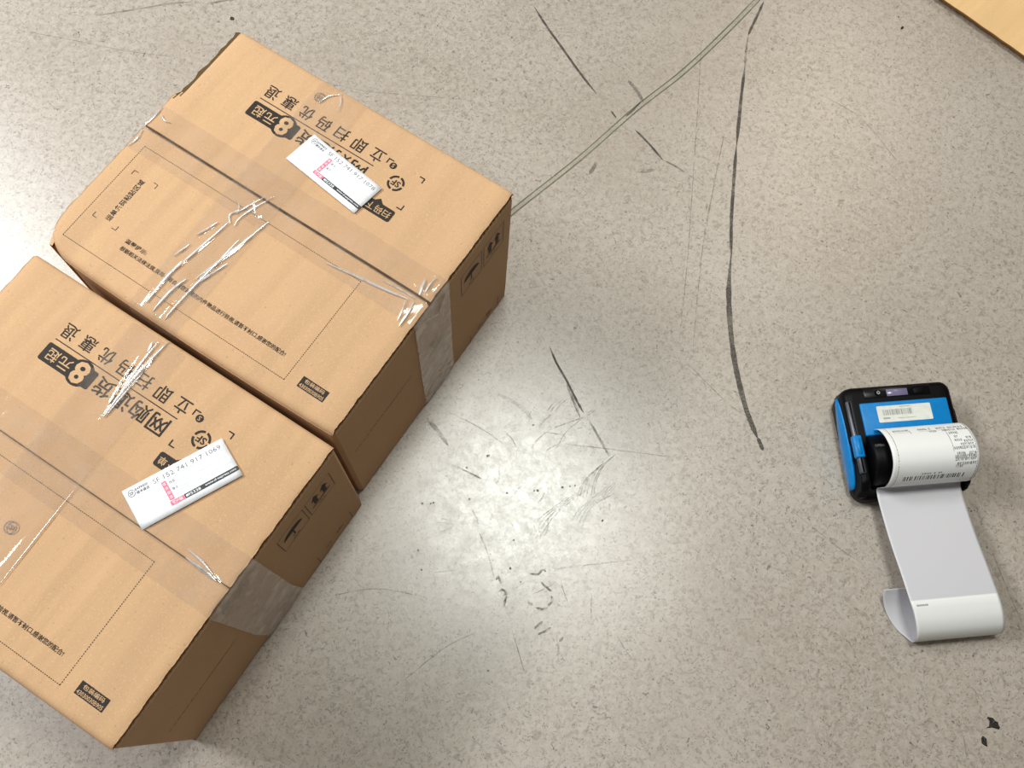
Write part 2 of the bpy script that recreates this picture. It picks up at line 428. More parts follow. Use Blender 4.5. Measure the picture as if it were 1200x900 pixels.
# stains
for pts in ([(581, 680), (584, 676), (587, 684)], [(584, 694), (589, 691), (593, 696), (589, 698)], [(618, 703), (620, 706), (625, 709)],
            [(634, 682), (640, 688), (646, 693)], [(646, 698), (647, 704), (642, 710)], [(628, 712), (636, 714), (642, 712)],
            [(626, 737), (631, 732), (636, 728)], [(630, 744), (638, 740), (646, 735)], [(653, 768), (655, 762), (654, 756)], [(655, 752), (658, 749), (660, 746)],
            [(620, 672), (630, 673), (636, 668), (640, 670)], [(590, 712), (592, 704), (594, 698)], [(571, 536), (572, 534), (574, 533)]):
    ribbon('stain', 'stain', pts, 2.6)
def spot(x, y, r, mat='scuff'):
    c = at(x, y); n = 9
    pydata('dirt_spot', [c + Vector((r * .00078 * cos(2 * pi * k / n) * rs.uniform(.7, 1.2), r * .00078 * sin(2 * pi * k / n) * rs.uniform(.7, 1.2), .0002)) for k in range(n)], [tuple(range(n))], mat, floor)
for x, y in ((571, 534), (594, 578), (626, 575), (630, 575), (659, 571), (668, 570), (674, 569), (550, 585), (505, 590), (508, 589), (495, 590),
             (490, 645), (494, 668), (602, 633), (625, 498), (610, 682), (572, 786), (92, 38), (1138, 599), (1053, 20), (598, 666), (706, 610), (804, 163), (547, 548)):
    spot(x, y, rs.uniform(1.0, 1.7))

# ------------------------------------------------------------------ cardboard boxes
BA, BB, BH = 0.2807, 0.2427, 0.1947      # along the flap hinge, across, height
mm = 0.001

def make_box(idx, origin, ang, label, card, P):
    """local frame: x = u - BA/2 along the flaps, y = BB/2 - v, z up; u, v in metres from the far left top corner"""
    e1 = Vector((cos(ang), sin(ang), 0)); e2 = Vector((sin(ang), -cos(ang), 0))
    base = Vector((origin[0], origin[1], 0)) + e1 * BA / 2 + e2 * BB / 2
    root = empty('cardboard_box', base, ang)
    tag(root, label, 'box', 'shipping boxes')
    loc = lambda u, v, z: Vector((u - BA / 2, BB / 2 - v, z))
    rnd = random.Random(10 + idx)
    seam_v = P['seam']
    # ---- body: closed carton, lofted from rounded outlines; sides bulge a little
    def outline(z, inset):
        pts = []; r = .003; q = z / BH
        bul = sin(pi * min(1, max(0, q))) ** .8
        def side(p, n, tv, L, amp):
            return [p + tv * (r + (L - 2 * r) * k / n) for k in range(n + 1)], amp
        segs = [((0, 0), (1, 0), BA, (0, -1), .0012), ((BA, 0), (0, 1), BB, (1, 0), .0003), ((BA, BB), (-1, 0), BA, (0, 1), P['bulge']), ((0, BB), (0, -1), BB, (-1, 0), .0005)]
        for (p, d, L, nrm, amp) in segs:
            for k in range(15):
                s = r + (L - 2 * r) * k / 14
                o = amp * sin(pi * s / L) * bul - inset
                if P['round']:
                    if nrm == (0, 1): o -= .0120 * max(0, 1 - (L - s) / .034) ** 2 * q
                    if nrm == (-1, 0): o -= .0075 * max(0, 1 - s / .034) ** 2 * q
                pts.append((p[0] + d[0] * s + nrm[0] * o, p[1] + d[1] * s + nrm[1] * o))
        return pts
    rings = []
    for z, ins in ((0.0, .0015), (.0015, .0003), (.03, 0), (.07, 0), (.11, 0), (.15, 0), (.178, 0), (BH - .0092, 0.0), (BH - .0064, .0007), (BH - .0050, .0022), (BH - .0044, .0045)):
        rings.append([loc(u, v, z) for u, v in outline(z, ins)])
    n = len(rings[0]); vs_ = [p for r in rings for p in r]; fs = []
    for i in range(len(rings) - 1):
        for j in range(n):
            fs.append((i * n + j, (i + 1) * n + j, (i + 1) * n + (j + 1) % n, i * n + (j + 1) % n))
    fs.append(tuple(range(n))); k0 = (len(rings) - 1) * n; fs.append(tuple(k0 + q for q in reversed(range(n))))
    pydata('carton_body', vs_, fs, card, root)
    # ---- top surface shape
    def top(u, v):
        z = BH + P['warp'] * sin(pi * u / BA) * sin(pi * v / BB)
        return z
    def flap_z(u, v, k):
        z = top(u, v)
        d = (v if k == 0 else BB - v)                # distance from the hinge
        r = .0045 if k == 0 else .006
        if d < r: z -= r - math.sqrt(max(0, r * r - (r - d) ** 2))
        if k == 0: z += P['lift'] * max(0, (v - seam_v * .55) / (seam_v * .45)) ** 2 * (0.55 + .45 * cos(2.2 * pi * u / BA))
        else: z -= P['sink'] * max(0, 1 - (v - seam_v) / .012) ** 2
        # torn far left end of the first flap bends down
        if k == 0 and P['torn'] and v < .084:
            w = .0110; du = max(0, w - u) / w
            z -= .0042 * du ** 1.6 * min(1, (.084 - v) / .012) * (1 if v > .003 else .7)
        # soft crushed ends
        du = min(u, BA - u)
        if du < .010: z -= .0011 * (1 - du / .010) ** 2
        return z
    def make_flap(k):
        us = [0, .0015, .003, .0045, .006, .0075, .01, .014] + [.014 + (BA - .028) * q / 40 for q in range(1, 40)] + [BA - .014, BA - .01, BA - .006, BA - .003, BA - .0012, BA]
        if k == 0: vsq = [0, .0004, .0012, .0024, .0045, .008] + [.008 + (seam_v - .0125) * q / 22 for q in range(1, 22)] + [seam_v - .0045, seam_v - .002, seam_v - P['gap'] / 2]
        else:
            hi = BB + .0
            vsq = [seam_v + P['gap'] / 2, seam_v + .003, seam_v + .006, seam_v + .012] + [seam_v + .012 + (hi - .02 - seam_v) * q / 22 for q in range(1, 22)] + [hi - .008, hi - .006, hi - .004, hi - .0022, hi - .001, hi - .0003, hi]
        rows = []
        for i, u in enumerate(us):
            row = []
            for j, v in enumerate(vsq):
                uu = u; vv = v
                if i == 0: uu = rnd.uniform(-.0005, .0007) + (rnd.uniform(-.0008, .0012) if (k == 0 and P['torn'] and v < .085) else 0)
                if i == len(us) - 1: uu = BA - .0006 + rnd.uniform(-.0005, .0004)
                if k == 1:                            # hinge edge pushed outwards, rounded far corner
                    t = (v - seam_v) / (BB - seam_v)
                    b = P['bulge'] * sin(pi * min(1, u / BA)) ** .7 if 0 < u < BA else 0
                    if P['round']:
                        c = max(0, 1 - u / .030); b -= .0085 * c ** 2
                        uu += .0 if t < .72 else .0065 * ((t - .72) / .28) ** 2 * max(0, 1 - u / .03)
                    vv = v + b * t ** 3
                row.append(loc(uu, vv, flap_z(u, v, k)))
            rows.append(row)
        nr, nc = len(rows), len(rows[0])
        V = [p for r in rows for p in r]; F = [(i * nc + j, (i + 1) * nc + j, (i + 1) * nc + j + 1, i * nc + j + 1) for i in range(nr - 1) for j in range(nc - 1)]
        F = [f[::-1] for f in F]
        MI = [2 if (k == 0 and P['torn'] and i < 4 and vsq[j + 1] < .083 + .004 * sin(i * 2)) else 0 for i in range(nr - 1) for j in range(nc - 1)]  # slot two: torn flap end with shade in its colour
        rim = [j for j in range(nc)] + [i * nc + nc - 1 for i in range(1, nr)] + [(nr - 1) * nc + j for j in range(nc - 2, -1, -1)] + [i * nc for i in range(nr - 2, 0, -1)]
        n0 = len(V); th = .0040
        low = []
        for q in rim:
            p = V[q]; i, j = divmod(q, nc)
            zb = min(p.z - .0006, BH - th)
            if k == 0 and P['torn'] and i == 0 and vsq[j] < .084: zb = p.z - .0035
            low.append(Vector((p.x, p.y, zb)))
        V += low; m = len(rim)
        for a in range(m):
            b = (a + 1) % m
            F.append((rim[a], rim[b], n0 + b, n0 + a))
            i0, j0 = divmod(rim[a], nc); i1, j1 = divmod(rim[b], nc)
            hinge = (j0 == j1 == (0 if k == 0 else nc - 1))
            MI.append(0 if hinge else 1)
        F.append(tuple(n0 + a for a in reversed(range(m)))); MI.append(1)
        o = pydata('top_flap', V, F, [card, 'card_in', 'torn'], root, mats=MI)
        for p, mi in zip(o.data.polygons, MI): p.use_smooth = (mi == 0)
        return o
    make_flap(0); make_flap(1)
    # raw fluted liner seen between flap and end panel
    V, F = [], []; nn = 150
    for q in range(nn + 1):
        v = .003 + (BB - .006) * q / nn
        o = .0007 * sin(q * 2.1)
        for z in (BH - .0049, BH - .0008): V.append(loc(BA - .0006 + (o if z < BH - .002 else o * .4), v, z))
        V.append(loc(BA - .004, v, BH - .0045))
    for q in range(nn): F.append((3 * q, 3 * q + 3, 3 * q + 4, 3 * q + 1)); F.append((3 * q, 3 * q + 2, 3 * q + 5, 3 * q + 3))
    pydata('fluted_edge', V, F, 'card_in', root)

    # ---- prints on the flaps.  map: millimetres (u, v) on the top
    tm = lambda u, v, off: loc(u * mm, v * mm, flap_z(u * mm, v * mm, 0 if v * mm < seam_v else 1) + off)
    L_ = (-1, 0)                                      # slogan reads towards the far left
    def P2(): p = Print(tm); p.flip = True; return p
    p = P2()
    for i, ch in enumerate('网购退货'): p.text(ch, (165.2 - i * 16.6, 55.2), 14.6, 14.4, L_, .012)
    for i, ch in enumerate('立即扫码优惠退'): p.text(ch, (171.3 - i * 17.6, 35.2), 11.6, 12.0, L_, .008)
    p.rect(60.5, 44.4, 174.5, 45.2)
    p.rrect(59.0, 48.6, 105.6, 63.6, 1.8)
    for bx, by, sx, sy in ((180.6, 31.2, 1, 1), (215.8, 31.0, -1, 1), (216.2, 65.4, -1, -1), (181.2, 63.4, 1, -1)):
        p.rect(min(bx, bx + 5 * sx), min(by, by + sy), max(bx, bx + 5 * sx), max(by, by + sy)); p.rect(min(bx, bx + sx), min(by, by + 5 * sy), max(bx, bx + sx), max(by, by + 5 * sy))
    p.rrect(180.5, 69.0, 213.8, 80.2, 2.0); p.poly([(193.0, 69.2), (197.2, 65.6), (201.4, 69.2)])
    for k in range(4): p.ring(198.4, 47.6, 5.3, 7.1, 90 * k + 8, 90 * k + 82, 10)
    p.text('SF', (198.4, 47.6), 7.4, 5.6, L_, .02); p.disc(187.4, 35.6, 3.0)
    tag(p.build('printed_slogan', 'ink', root, .00022), kind='stuff')
    p = P2(); p.disc(93.2, 55.8, 10.6); p.build('printed_price_disc', 'ink', root, .00024)
    p = P2()
    p.text('8', (93.2, 55.8), 12.2, 18.0, L_, .03); p.build('printed_digit', 'knock', root, .0004); p = P2()
    p.text('元', (79.6, 56.2), 10.2, 9.4, L_, .008); p.text('起', (68.0, 56.2), 9.8, 10, L_, .008)
    tag(p.build('printed_price', 'knock', root, .0004), kind='stuff'); p = P2()
    for i, ch in enumerate('扫码下单'): p.text(ch, (208.6 - i * 7.6, 74.8), 6.4, 6.4, L_, .006)
    tag(p.build('printed_tag_text', 'knock', root, .0004), kind='stuff'); p = P2()
    p.text('S', (187.4, 35.6), 2.2, 3.6, L_, .01)
    p.build('printed_emblem', 'knock', root, .0004)
    # address area on the near flap
    p = P2()
    u0, u1, v0, v1 = 13.8, 226.4, 133.0, 228.6
    q = u0
    while q < u1: p.rect(q, v0 - .28, q + 1.0, v0 + .28); p.rect(q, v1 - .28, q + 1.0, v1 + .28); q += 1.75
    q = v0
    while q < v1: p.rect(u0 - .28, q, u0 + .28, q + 1.0); p.rect(u1 - .28, q, u1 + .28, q + 1.0); q += 1.75
    tag(p.build('printed_dotted_frame', 'ink', root, .0002), kind='stuff')
    p = P2()
    p.text('运单条码粘贴区域', (33.2, 179.2), 42.4, 5.2, (0, -1), .012)
    for bx, by, sx, sy in ((21.6, 154.4, 1, 1), (45.4, 154.6, -1, 1), (21.2, 203.4, 1, -1), (44.4, 203.6, -1, -1)):
        p.line((bx, by), (bx + 4 * sx, by), .5); p.line((bx, by), (bx, by + 4 * sy), .5)
    p.text('温馨提示:', (67.0, 205.6), 20.6, 4.0, (1, 0), .012)
    p.text('根据相关法律法规,我司小哥会对您寄递的内件物品进行验视,请暂不封口,感谢您的配合!', (136.4, 212.6), 158.0, 4.1, (1, 0), .012)
    p.rect(237.0, 218.2, 260.4, 227.4)
    tag(p.build('printed_notice', 'ink', root, .00022), kind='stuff')
    p = P2(); p.text('包装编码', (248.7, 220.7), 17.5, 3.4, (1, 0), .01); p.text('43030030B905', (248.7, 225.2), 21.4, 2.9, (1, 0), .012)
    tag(p.build('printed_code', 'knock', root, .0004), kind='stuff')
    # ---- prints on the end panel.  map: (horizontal = -v, z) in mm
    sx = BA + .00035
    sm = lambda a, z, off: loc(sx + off, -a * mm, z * mm)
    p = Print(sm)
    f0 = P['icons']
    p.frame(-77.2, f0[0], -47.4, f0[1], .55); p.build('umbrella_frame', 'ink', root, 0); p = Print(sm); p.frame(-44.0, f0[0], -14.4, f0[1], .55); p.build('arrow_frame', 'ink', root, 0); p = Print(sm)
    zc = (f0[0] + f0[1]) / 2
    cx = -62.3
    p.poly([(cx + 11 * cos(math.radians(a)), zc + 1 + 8.5 * sin(math.radians(a))) for a in range(0, 181, 12)]); p.line((cx, zc + 1), (cx, zc - 8), 1.4); p.line((cx, zc - 8), (cx - 2.6, zc - 8), 1.2)
    p.build('umbrella_mark', 'ink', root, 0); p = Print(sm)
    p.text('怕湿', (cx, zc - 13.4), 8, 3.2, (1, 0)); p.build('umbrella_caption', 'ink', root, 0)
    for dx in (-5.4, 5.4):
        cx = -29.2 + dx
        p = Print(sm); p.poly([(cx - 4.6, zc + 4.5), (cx + 4.6, zc + 4.5), (cx, zc + 12)]); p.rect(cx - 2.1, zc - 5, cx + 2.1, zc + 4.6); p.build('up_arrow', 'ink', root, 0)
    p = Print(sm); p.rect(-40, zc - 8.4, -18.4, zc - 7.0); p.text('向上', (-29.2, zc - 13.4), 8, 3.2, (1, 0)); p.build('arrow_caption', 'ink', root, 0); p = Print(sm)
    lo = P['lowbox']
    p.path([(-64.5, lo), (-64.5, lo + 24)], .5); p.path([(-16.5, lo), (-16.5, lo + 26)], .5)
    p.text('尺寸', (-49, lo + 16.5), 7.5, 5, (1, 0), .01); p.text('重量kg', (-32.5, lo + 18), 9.5, 5, (1, 0), .01)
    z = P['code_line']
    p.line((-191, z - .2), (-152, z), .7)
    q = -231.0
    while q < -193: p.line((q, z), (q + 3.4, z), .8); q += 5.0
    tag(p.build('printed_side_lines', 'ink', root, 0), kind='stuff')

    # ---- packing tape
    def strip(name, path, width_dir, c0, half, mat, ridges=(), lift=.00055, ncross=44, end_ragged=0.0):
        """path: list of (point, normal); ridges: (s, t, s1, t1, height, width) in metres along / across"""
        dense = []
        for (p0, n0_), (p1, n1_) in zip(path, path[1:]):
            m = max(1, int((p1 - p0).length / .0012))
            for q in range(m): dense.append((p0.lerp(p1, q / m), n0_.lerp(n1_, q / m).normalized()))
        dense.append(path[-1])
        s = 0; rows = []; prev = dense[0][0]
        for i, (pp, nrm) in enumerate(dense):
            s += (pp - prev).length; prev = pp; row = []
            for j in range(ncross + 1):
                t = -half + 2 * half * j / ncross
                h = (lift if lift < .001 else .0003 + (lift - .0003) * min(1, max(0, (s - .053) / .012))) + .00012 * sin(s * 310 + t * 90) * sin(t * 260 + s * 40)
                for (s0, t0, s1, t1, hh, ww) in ridges:
                    ds, dt = s1 - s0, t1 - t0; L2 = ds * ds + dt * dt
                    a = max(0, min(1, ((s - s0) * ds + (t - t0) * dt) / L2))
                    d = math.hypot(s - s0 - a * ds, t - t0 - a * dt)
                    if d < ww * 3: h += .6 * hh * math.exp(-(d / ww) ** 2) * (.25 + .75 * sin(pi * min(.97, max(.03, a))))
                pt = pp + width_dir * t + nrm * h
                if end_ragged and i > len(dense) - 3: pt = pt + Vector((0, 0, rnd.uniform(0, end_ragged)))
                row.append(pt)
            rows.append(row)
        m_ = len(rows) // 2; c_ = ncross // 2
        if (rows[m_][c_ + 1] - rows[m_][c_]).cross(rows[m_ + 1][c_] - rows[m_][c_]).dot(dense[m_][1]) < 0: rows = [r[::-1] for r in rows]
        return grid_surface(name, rows, mat, root)
    Z1 = Vector((0, 0, 1)); X1 = Vector((1, 0, 0)); Y1 = Vector((0, 1, 0))
    vc, hw = P['tape_v'], P['tape_w'] / 2
    # along the seam: up the far end, over the top
    path = [(loc(-.0012, vc, BH - .035), -X1), (loc(-.0012, vc, BH - .006), -X1), (loc(.0005, vc, BH - .0002), (Z1 - X1).normalized()), (loc(.004, vc, BH + .0004), Z1)]
    for q in range(1, 30): path.append((loc(.004 + (BA - .008) * q / 30, vc, top(.004 + (BA - .008) * q / 30, vc) + P['lift'] * .6), Z1))
    path += [(loc(BA - .003, vc, BH + .0002), Z1), (loc(BA + .0004, vc, BH - .0012), (Z1 + X1).normalized())]
    strip('packing_tape', path, -Y1, vc, hw, 'tape', P['ridge_seam'])
    path = [(loc(BA + .0004, vc, BH - .0012), (Z1 + X1).normalized()), (loc(BA + .0014, vc, BH - .007), X1), (loc(BA + .0012, vc, BH - .02), X1), (loc(BA + .0008, vc, .05), X1), (loc(BA + .0008, vc + P['tape_skew'], .003), X1)]
    tp = strip('packing_tape', path, -Y1, vc, hw, 'tape_side', P['ridge_end'], lift=.0004, end_ragged=.003)
    tag(tp, label='cloudy tape end down the shaded end panel')
    # across the box
    uc, hw2 = P['cross_u'], P['cross_w'] / 2
    path = [(loc(uc, .0004, BH - .05), Y1), (loc(uc, .0002, BH - .009), Y1), (loc(uc, .0014, BH - .0028), (Z1 + Y1).normalized()), (loc(uc, .004, BH + .0003), Z1)]
    for q in range(1, 30):
        v = .004 + (BB - .008) * q / 30; path.append((loc(uc, v, top(uc, v) + .0003 + (P['lift'] * .7 if .09 < v < .125 else 0)), Z1))
    b = P['bulge']
    path += [(loc(uc, BB - .004 + b, BH - .0008), Z1), (loc(uc, BB - .0005 + b, BH - .004), (Z1 - Y1).normalized()), (loc(uc, BB + b + .0005, BH - .012), -Y1), (loc(uc, BB + b + .0008, BH - .04), -Y1)]
    strip('packing_tape', path, X1, uc, hw2, 'tape', P['ridge_cross'], lift=.0011)
    # creased runs of tape, doubled over on themselves, with their glints painted white
    for (a0, a1, hgt) in P['fold_glints']:
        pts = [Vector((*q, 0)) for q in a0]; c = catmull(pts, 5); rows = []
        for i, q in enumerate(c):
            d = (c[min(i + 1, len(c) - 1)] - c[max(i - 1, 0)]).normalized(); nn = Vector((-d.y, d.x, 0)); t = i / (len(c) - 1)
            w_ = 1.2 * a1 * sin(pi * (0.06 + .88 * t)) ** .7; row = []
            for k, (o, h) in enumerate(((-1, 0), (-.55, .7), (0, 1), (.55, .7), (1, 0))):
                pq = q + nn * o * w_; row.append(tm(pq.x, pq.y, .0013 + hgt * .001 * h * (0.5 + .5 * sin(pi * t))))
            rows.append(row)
        grid_surface('tape_crease_glint', rows, 'fold_glint', root)
    # round courier marks printed on the tape
    for (kind, a, b_, r, rd) in P['tape_marks']:
        mp = tm if kind == 'top' else (lambda aa, zz, off: loc(sx + .0016 + off, -aa * mm, zz * mm))
        q = Print(mp); q.flip = (kind == 'top')
        q.ring(a, b_, r * .84, r, 0, 360, 28); q.text('SF', (a, b_), r * 1.15, r * .8, rd, .012)
        tag(q.build('tape_mark', 'tlogo', root, .0015), kind='stuff')

    # ---- white routing label
    TL, TR, BL = [Vector((*q, 0)) for q in P['label']]
    ex = (TR - TL); ey = (BL - TL)
    W_, H_ = 76.0, 30.5
    lm = lambda a, b, off: tm(*(TL + ex * (a / W_) + ey * (b / H_)).xy, off)
    rows = [[lm(W_ * i / 12, H_ * j / 6, .0017) for j in range(7)] for i in range(13)]
    lab = grid_surface('routing_label', rows, 'label', root, thick=.00012)
    if lab.data.polygons[0].normal.z < 0:
        bmx = bmesh.new(); bmx.from_mesh(lab.data); bmesh.ops.reverse_faces(bmx, faces=bmx.faces); bmx.to_mesh(lab.data); bmx.free()
    R = (1, 0)
    def PL(): q = Print(lm); q.flip = True; return q
    q = PL()
    q.ring(5.2, 4.6, 2.2, 2.55); q.text('SF', (5.2, 4.6), 2.9, 2.2, R, .01)
    q.text('EXPRESS', (13.0, 3.4), 9.6, 1.7, R, .012); q.text('顺丰速运', (13.0, 6.0), 9.4, 2.1, R, .008)
    q.rect(35.2, 22.6, 76, 25.9)
    tag(q.build('label_print', 'lblk', lab, .00185), kind='stuff')
    q = PL()
    q.text('SF', (23.6, 4.6), 4.6, 3.3, R)
    q.text(P['number'], (50.6, 4.7), 43.4, 3.3, R)
    q.text('姓名', (32.4, 10.4), 4.2, 2.1, R); q.text('备注', (32.4, 15.4), 4.2, 2.1, R)
    tag(q.build('label_print', 'lgrey', lab, .00185), kind='stuff')
    q = PL()
    q.line((36, 11.6), (44, 11.6), .25); q.line((36, 16.6), (42, 16.6), .25)
    for yy in (7.4, 13.2, 18.2): q.line((30.2, yy), (73, yy), .2)
    tag(q.build('label_rules', 'lpale', lab, .00185), kind='stuff')
    q = PL(); q.rect(25.4, 7.8, 28.9, 22.0); q.rect(24.8, 22.6, 35.0, 25.9); tag(q.build('label_band', 'pink', lab, .00186), kind='stuff')
    q = PL()
    for i, ch in enumerate('收派信息'): q.text(ch, (27.2, 9.8 + i * 3.4), 2.4, 2.4, R, .005)
    q.text('客户联', (29.9, 24.3), 7.6, 2.3, R, .008)
    q.text('95338', (42.4, 24.3), 9.6, 2.0, R, .012); q.text('www.sf-express.com', (62.4, 24.3), 23.5, 1.9, R, .012)
    q.disc(37.0, 24.3, .9, 12)
    tag(q.build('label_band_text', 'label', lab, .002), kind='stuff')
    return root

PA = dict(seam=.1182, gap=.0020, lift=.0012, sink=.0006, warp=.0010, bulge=.0028, torn=True, round=True, icons=(133.5, 168.5), lowbox=-3.0, code_line=111.0,
          tape_v=.1180, tape_w=.046, tape_skew=-.001, cross_u=.1150, cross_w=.046,
          ridge_seam=((.285, -.014, .33, .012, .0016, .0016), (.30, -.018, .325, .018, .0012, .0014), (.20, -.012, .27, -.010, .0008, .0020), (.235, -.011, .31, -.006, .0012, .0016), (.16, .002, .22, .012, .0006, .002)),
          ridge_end=((.0, -.020, .030, -.004, .0015, .002), (.006, .012, .035, -.015, .0018, .0025)),
          ridge_cross=tuple((.053 + a, b, .053 + c, d, h, w) for a, b, c, d, h, w in (
              (.145, -.008, .175, -.016, .0012, .0012), (.150, -.002, .205, -.012, .0014, .0013), (.158, .012, .235, .006, .0012, .0013), (.135, .021, .20, .008, .0013, .0014),
              (.19, -.012, .24, -.012, .0012, .0012), (.115, .0, .135, .020, .0012, .0016), (.118, .020, .14, .003, .0010, .0014), (.01, -.018, .03, .012, .0008, .0012))),
          fold_glints=(([(105.5, 154), (102.5, 163), (99.0, 172)], 1.0, .8), ([(112.5, 150), (109.5, 170), (106.0, 192), (104.0, 206)], 1.1, 1.0), ([(137.6, 132.5), (132, 160), (126, 186), (122, 203)], 1.3, 1.0),
                 ([(128.5, 158), (126.5, 190), (124.5, 218), (124.0, 241)], 1.2, 1.1), ([(104.0, 196), (103.0, 214), (104.0, 237)], 1.3, 1.0), ([(116.5, 205), (113.0, 220), (112.5, 240)], 1.2, 1.0),
                 ([(127.0, 112), (121.0, 128), (117.0, 142), (118.0, 150)], .8, .6), ([(121.5, 116), (115.5, 131), (112.0, 141)], .8, .6), ([(108.0, 132), (112.0, 137), (109.0, 144), (114.0, 150)], .7, .6),
                 ([(134.0, 178), (130.0, 190), (125.0, 206)], .9, .7), ([(100.0, 181), (98.0, 188), (96.0, 196)], .8, .6),
                 ([(196, 135.6), (222, 131.5), (248, 128.0), (265, 125.0)], 1.0, .7), ([(240, 123.0), (256, 121.5), (270, 121.5)], .7, .5),
                 ([(266.5, 104.0), (268.5, 111.0), (270.5, 118.0)], 1.2, .9), ([(270.0, 124.0), (271.5, 134.0), (272.0, 147.0)], 1.2, .9), ([(264.0, 126), (267, 136), (268.5, 144)], .8, .7), ([(273.0, 98.0), (272.0, 106.0), (273.0, 114.0)], .8, .7),
                 ([(1.2, 97), (2.0, 108), (1.4, 119)], .9, .5), ([(1.5, 122), (4, 131), (2.5, 140)], .8, .5), ([(6, 103), (12, 106), (17, 105)], .6, .4), ([(112, 4), (118, 12), (121, 20)], .6, .4), ([(103, 22), (106, 12), (112, 6)], .6, .4)),
          tape_marks=(('top', 100.6, 17.2, 4.4, (-1, 0)), ('side', -118, 119, 6.0, (1, 0))),
          label=((118.7, 48.5), (192.8, 58.2), (113.9, 79.2)), number='152 741 917 1078')
PB = dict(seam=.1196, gap=.0008, lift=.0005, sink=.0004, warp=.0010, bulge=.0008, torn=False, round=False, icons=(131.0, 165.5), lowbox=4.0, code_line=96.5,
          tape_v=.1190, tape_w=.048, tape_skew=-.004, cross_u=.1240, cross_w=.050,
          ridge_seam=((.27, -.008, .315, .004, .0010, .0014), (.22, .0, .32, .001, .0006, .0016)),
          ridge_end=((.0, .02, .060, -.012, .0013, .002), (.03, .018, .09, -.02, .0016, .0026)),
          ridge_cross=tuple((.053 + a, b, .053 + c, d, h, w) for a, b, c, d, h, w in (
              (.0, .006, .07, .006, .0016, .0013), (.012, -.003, .060, .004, .0013, .0012), (.15, .02, .22, .018, .0007, .0012))),
          fold_glints=(([(131.0, 1), (129.5, 25), (129.0, 50), (130.3, 72)], 1.5, 1.2), ([(125.0, 6), (125.5, 25), (127.5, 45), (130.0, 66)], 1.0, .8), ([(121.4, 8), (122.6, 12), (123.6, 16)], .9, .5), ([(131.5, 30), (131.0, 50), (131.0, 70)], .8, .6),
                 ([(243, 119.0), (258, 119.8), (270, 120.6)], 1.1, .8), ([(240, 114.0), (252, 115.0), (266, 118.4)], .8, .5), ([(148.4, 122), (149.0, 160), (149.8, 202)], .4, .25)),
          tape_marks=(('top', 129.6, 167.6, 4.6, (1, 0)), ('side', -131, 182.0, 5.6, (.3, .95)), ('side', -117.5, 183.0, 5.6, (.3, .95))),
          label=((176.8, 107.3), (210.4, 38.8), (206.0, 120.6)), number='152 741 917 1069')
make_box(0, (-0.3148 * H, 0.6079 * H), -0.4636, 'brown shipping box at the back with torn far edge and heavily wrinkled clear tape', 'card', PA)
make_box(1, (-0.4402 * H, 0.3388 * H), -0.4541, 'brown shipping box in front, cut off by the left frame edge, smoothly taped', 'card_b', PB)

# ------------------------------------------------------------------ folded cardboard at the upper right
c0 = at(1103, -3, .010); c1 = at(1206, 68.5, .010)
d = (c1 - c0).normalized(); nrm = Vector((-d.y, d.x, 0))        # away from the viewer
if nrm.y < 0: nrm = -nrm
sheet = empty('cardboard_sheet', (c0.x, c0.y, 0), math.atan2(d.y, d.x))
tag(sheet, 'flat folded piece of bright orange brown cardboard at the upper right corner of the floor', 'cardboard')
def slab(name, x0, x1, y0, y1, z0, z1, mat, parent, wave=0.0):
    n = 40; rows = []
    V, F = [], []
    r2 = random.Random(5)
    for i in range(n + 1):
        x = x0 + (x1 - x0) * i / n; w_ = r2.uniform(-wave, wave)
        V += [(x, y0 + w_, z0), (x, y0 + w_, z1), (x, y1, z1), (x, y1, z0)]
    for i in range(n):
        for a in range(4):
            b = (a + 1) % 4; F.append((4 * i + a, 4 * i + b, 4 * i + 4 + b, 4 * i + 4 + a))
    F += [(3, 2, 1, 0), (4 * n, 4 * n + 1, 4 * n + 2, 4 * n + 3)]
    return pydata(name, V, F, mat, parent)
slab('lower_panel', -.20, .30, .018, .26, 0.0, .0074, 'card_new', sheet)
slab('upper_panel', -.21, .30, 0.0, .27, .0074, .0100, 'card_new', sheet, .0004)
slab('raw_edge', -.21, .30, -.0006, .0004, .0076, .0096, 'card_in', sheet, .0003)

# ------------------------------------------------------------------ label printer
# local frame: x across the paper, y away from the viewer (photo depth e = -y); millimetres
PANG = math.radians(11.7)
PB_ = Vector((0.37, 0.275, 0))
pr = empty('label_printer', PB_, PANG)
tag(pr, 'black and blue portable label printer on the floor with paper strip coming out', 'printer')

def rbox(name, x0, x1, e0, e1, z0, z1, mat, parent, bev=.002, seg=3, taper=0.0):
    bm = bmesh.new()
    V = [bm.verts.new((x * mm, -e * mm, z * mm)) for z in (z0, z1) for x, e in ((x0, e0), (x1, e0), (x1, e1), (x0, e1))]
    for f in ((0, 1, 2, 3), (7, 6, 5, 4), (0, 4, 5, 1), (1, 5, 6, 2), (2, 6, 7, 3), (3, 7, 4, 0)): bm.faces.new([V[i] for i in f])
    bmesh.ops.bevel(bm, geom=bm.edges[:], offset=bev, segments=seg, affect='EDGES', profile=.5, clamp_overlap=True)
    return frombm(name, bm, mat, parent, True)

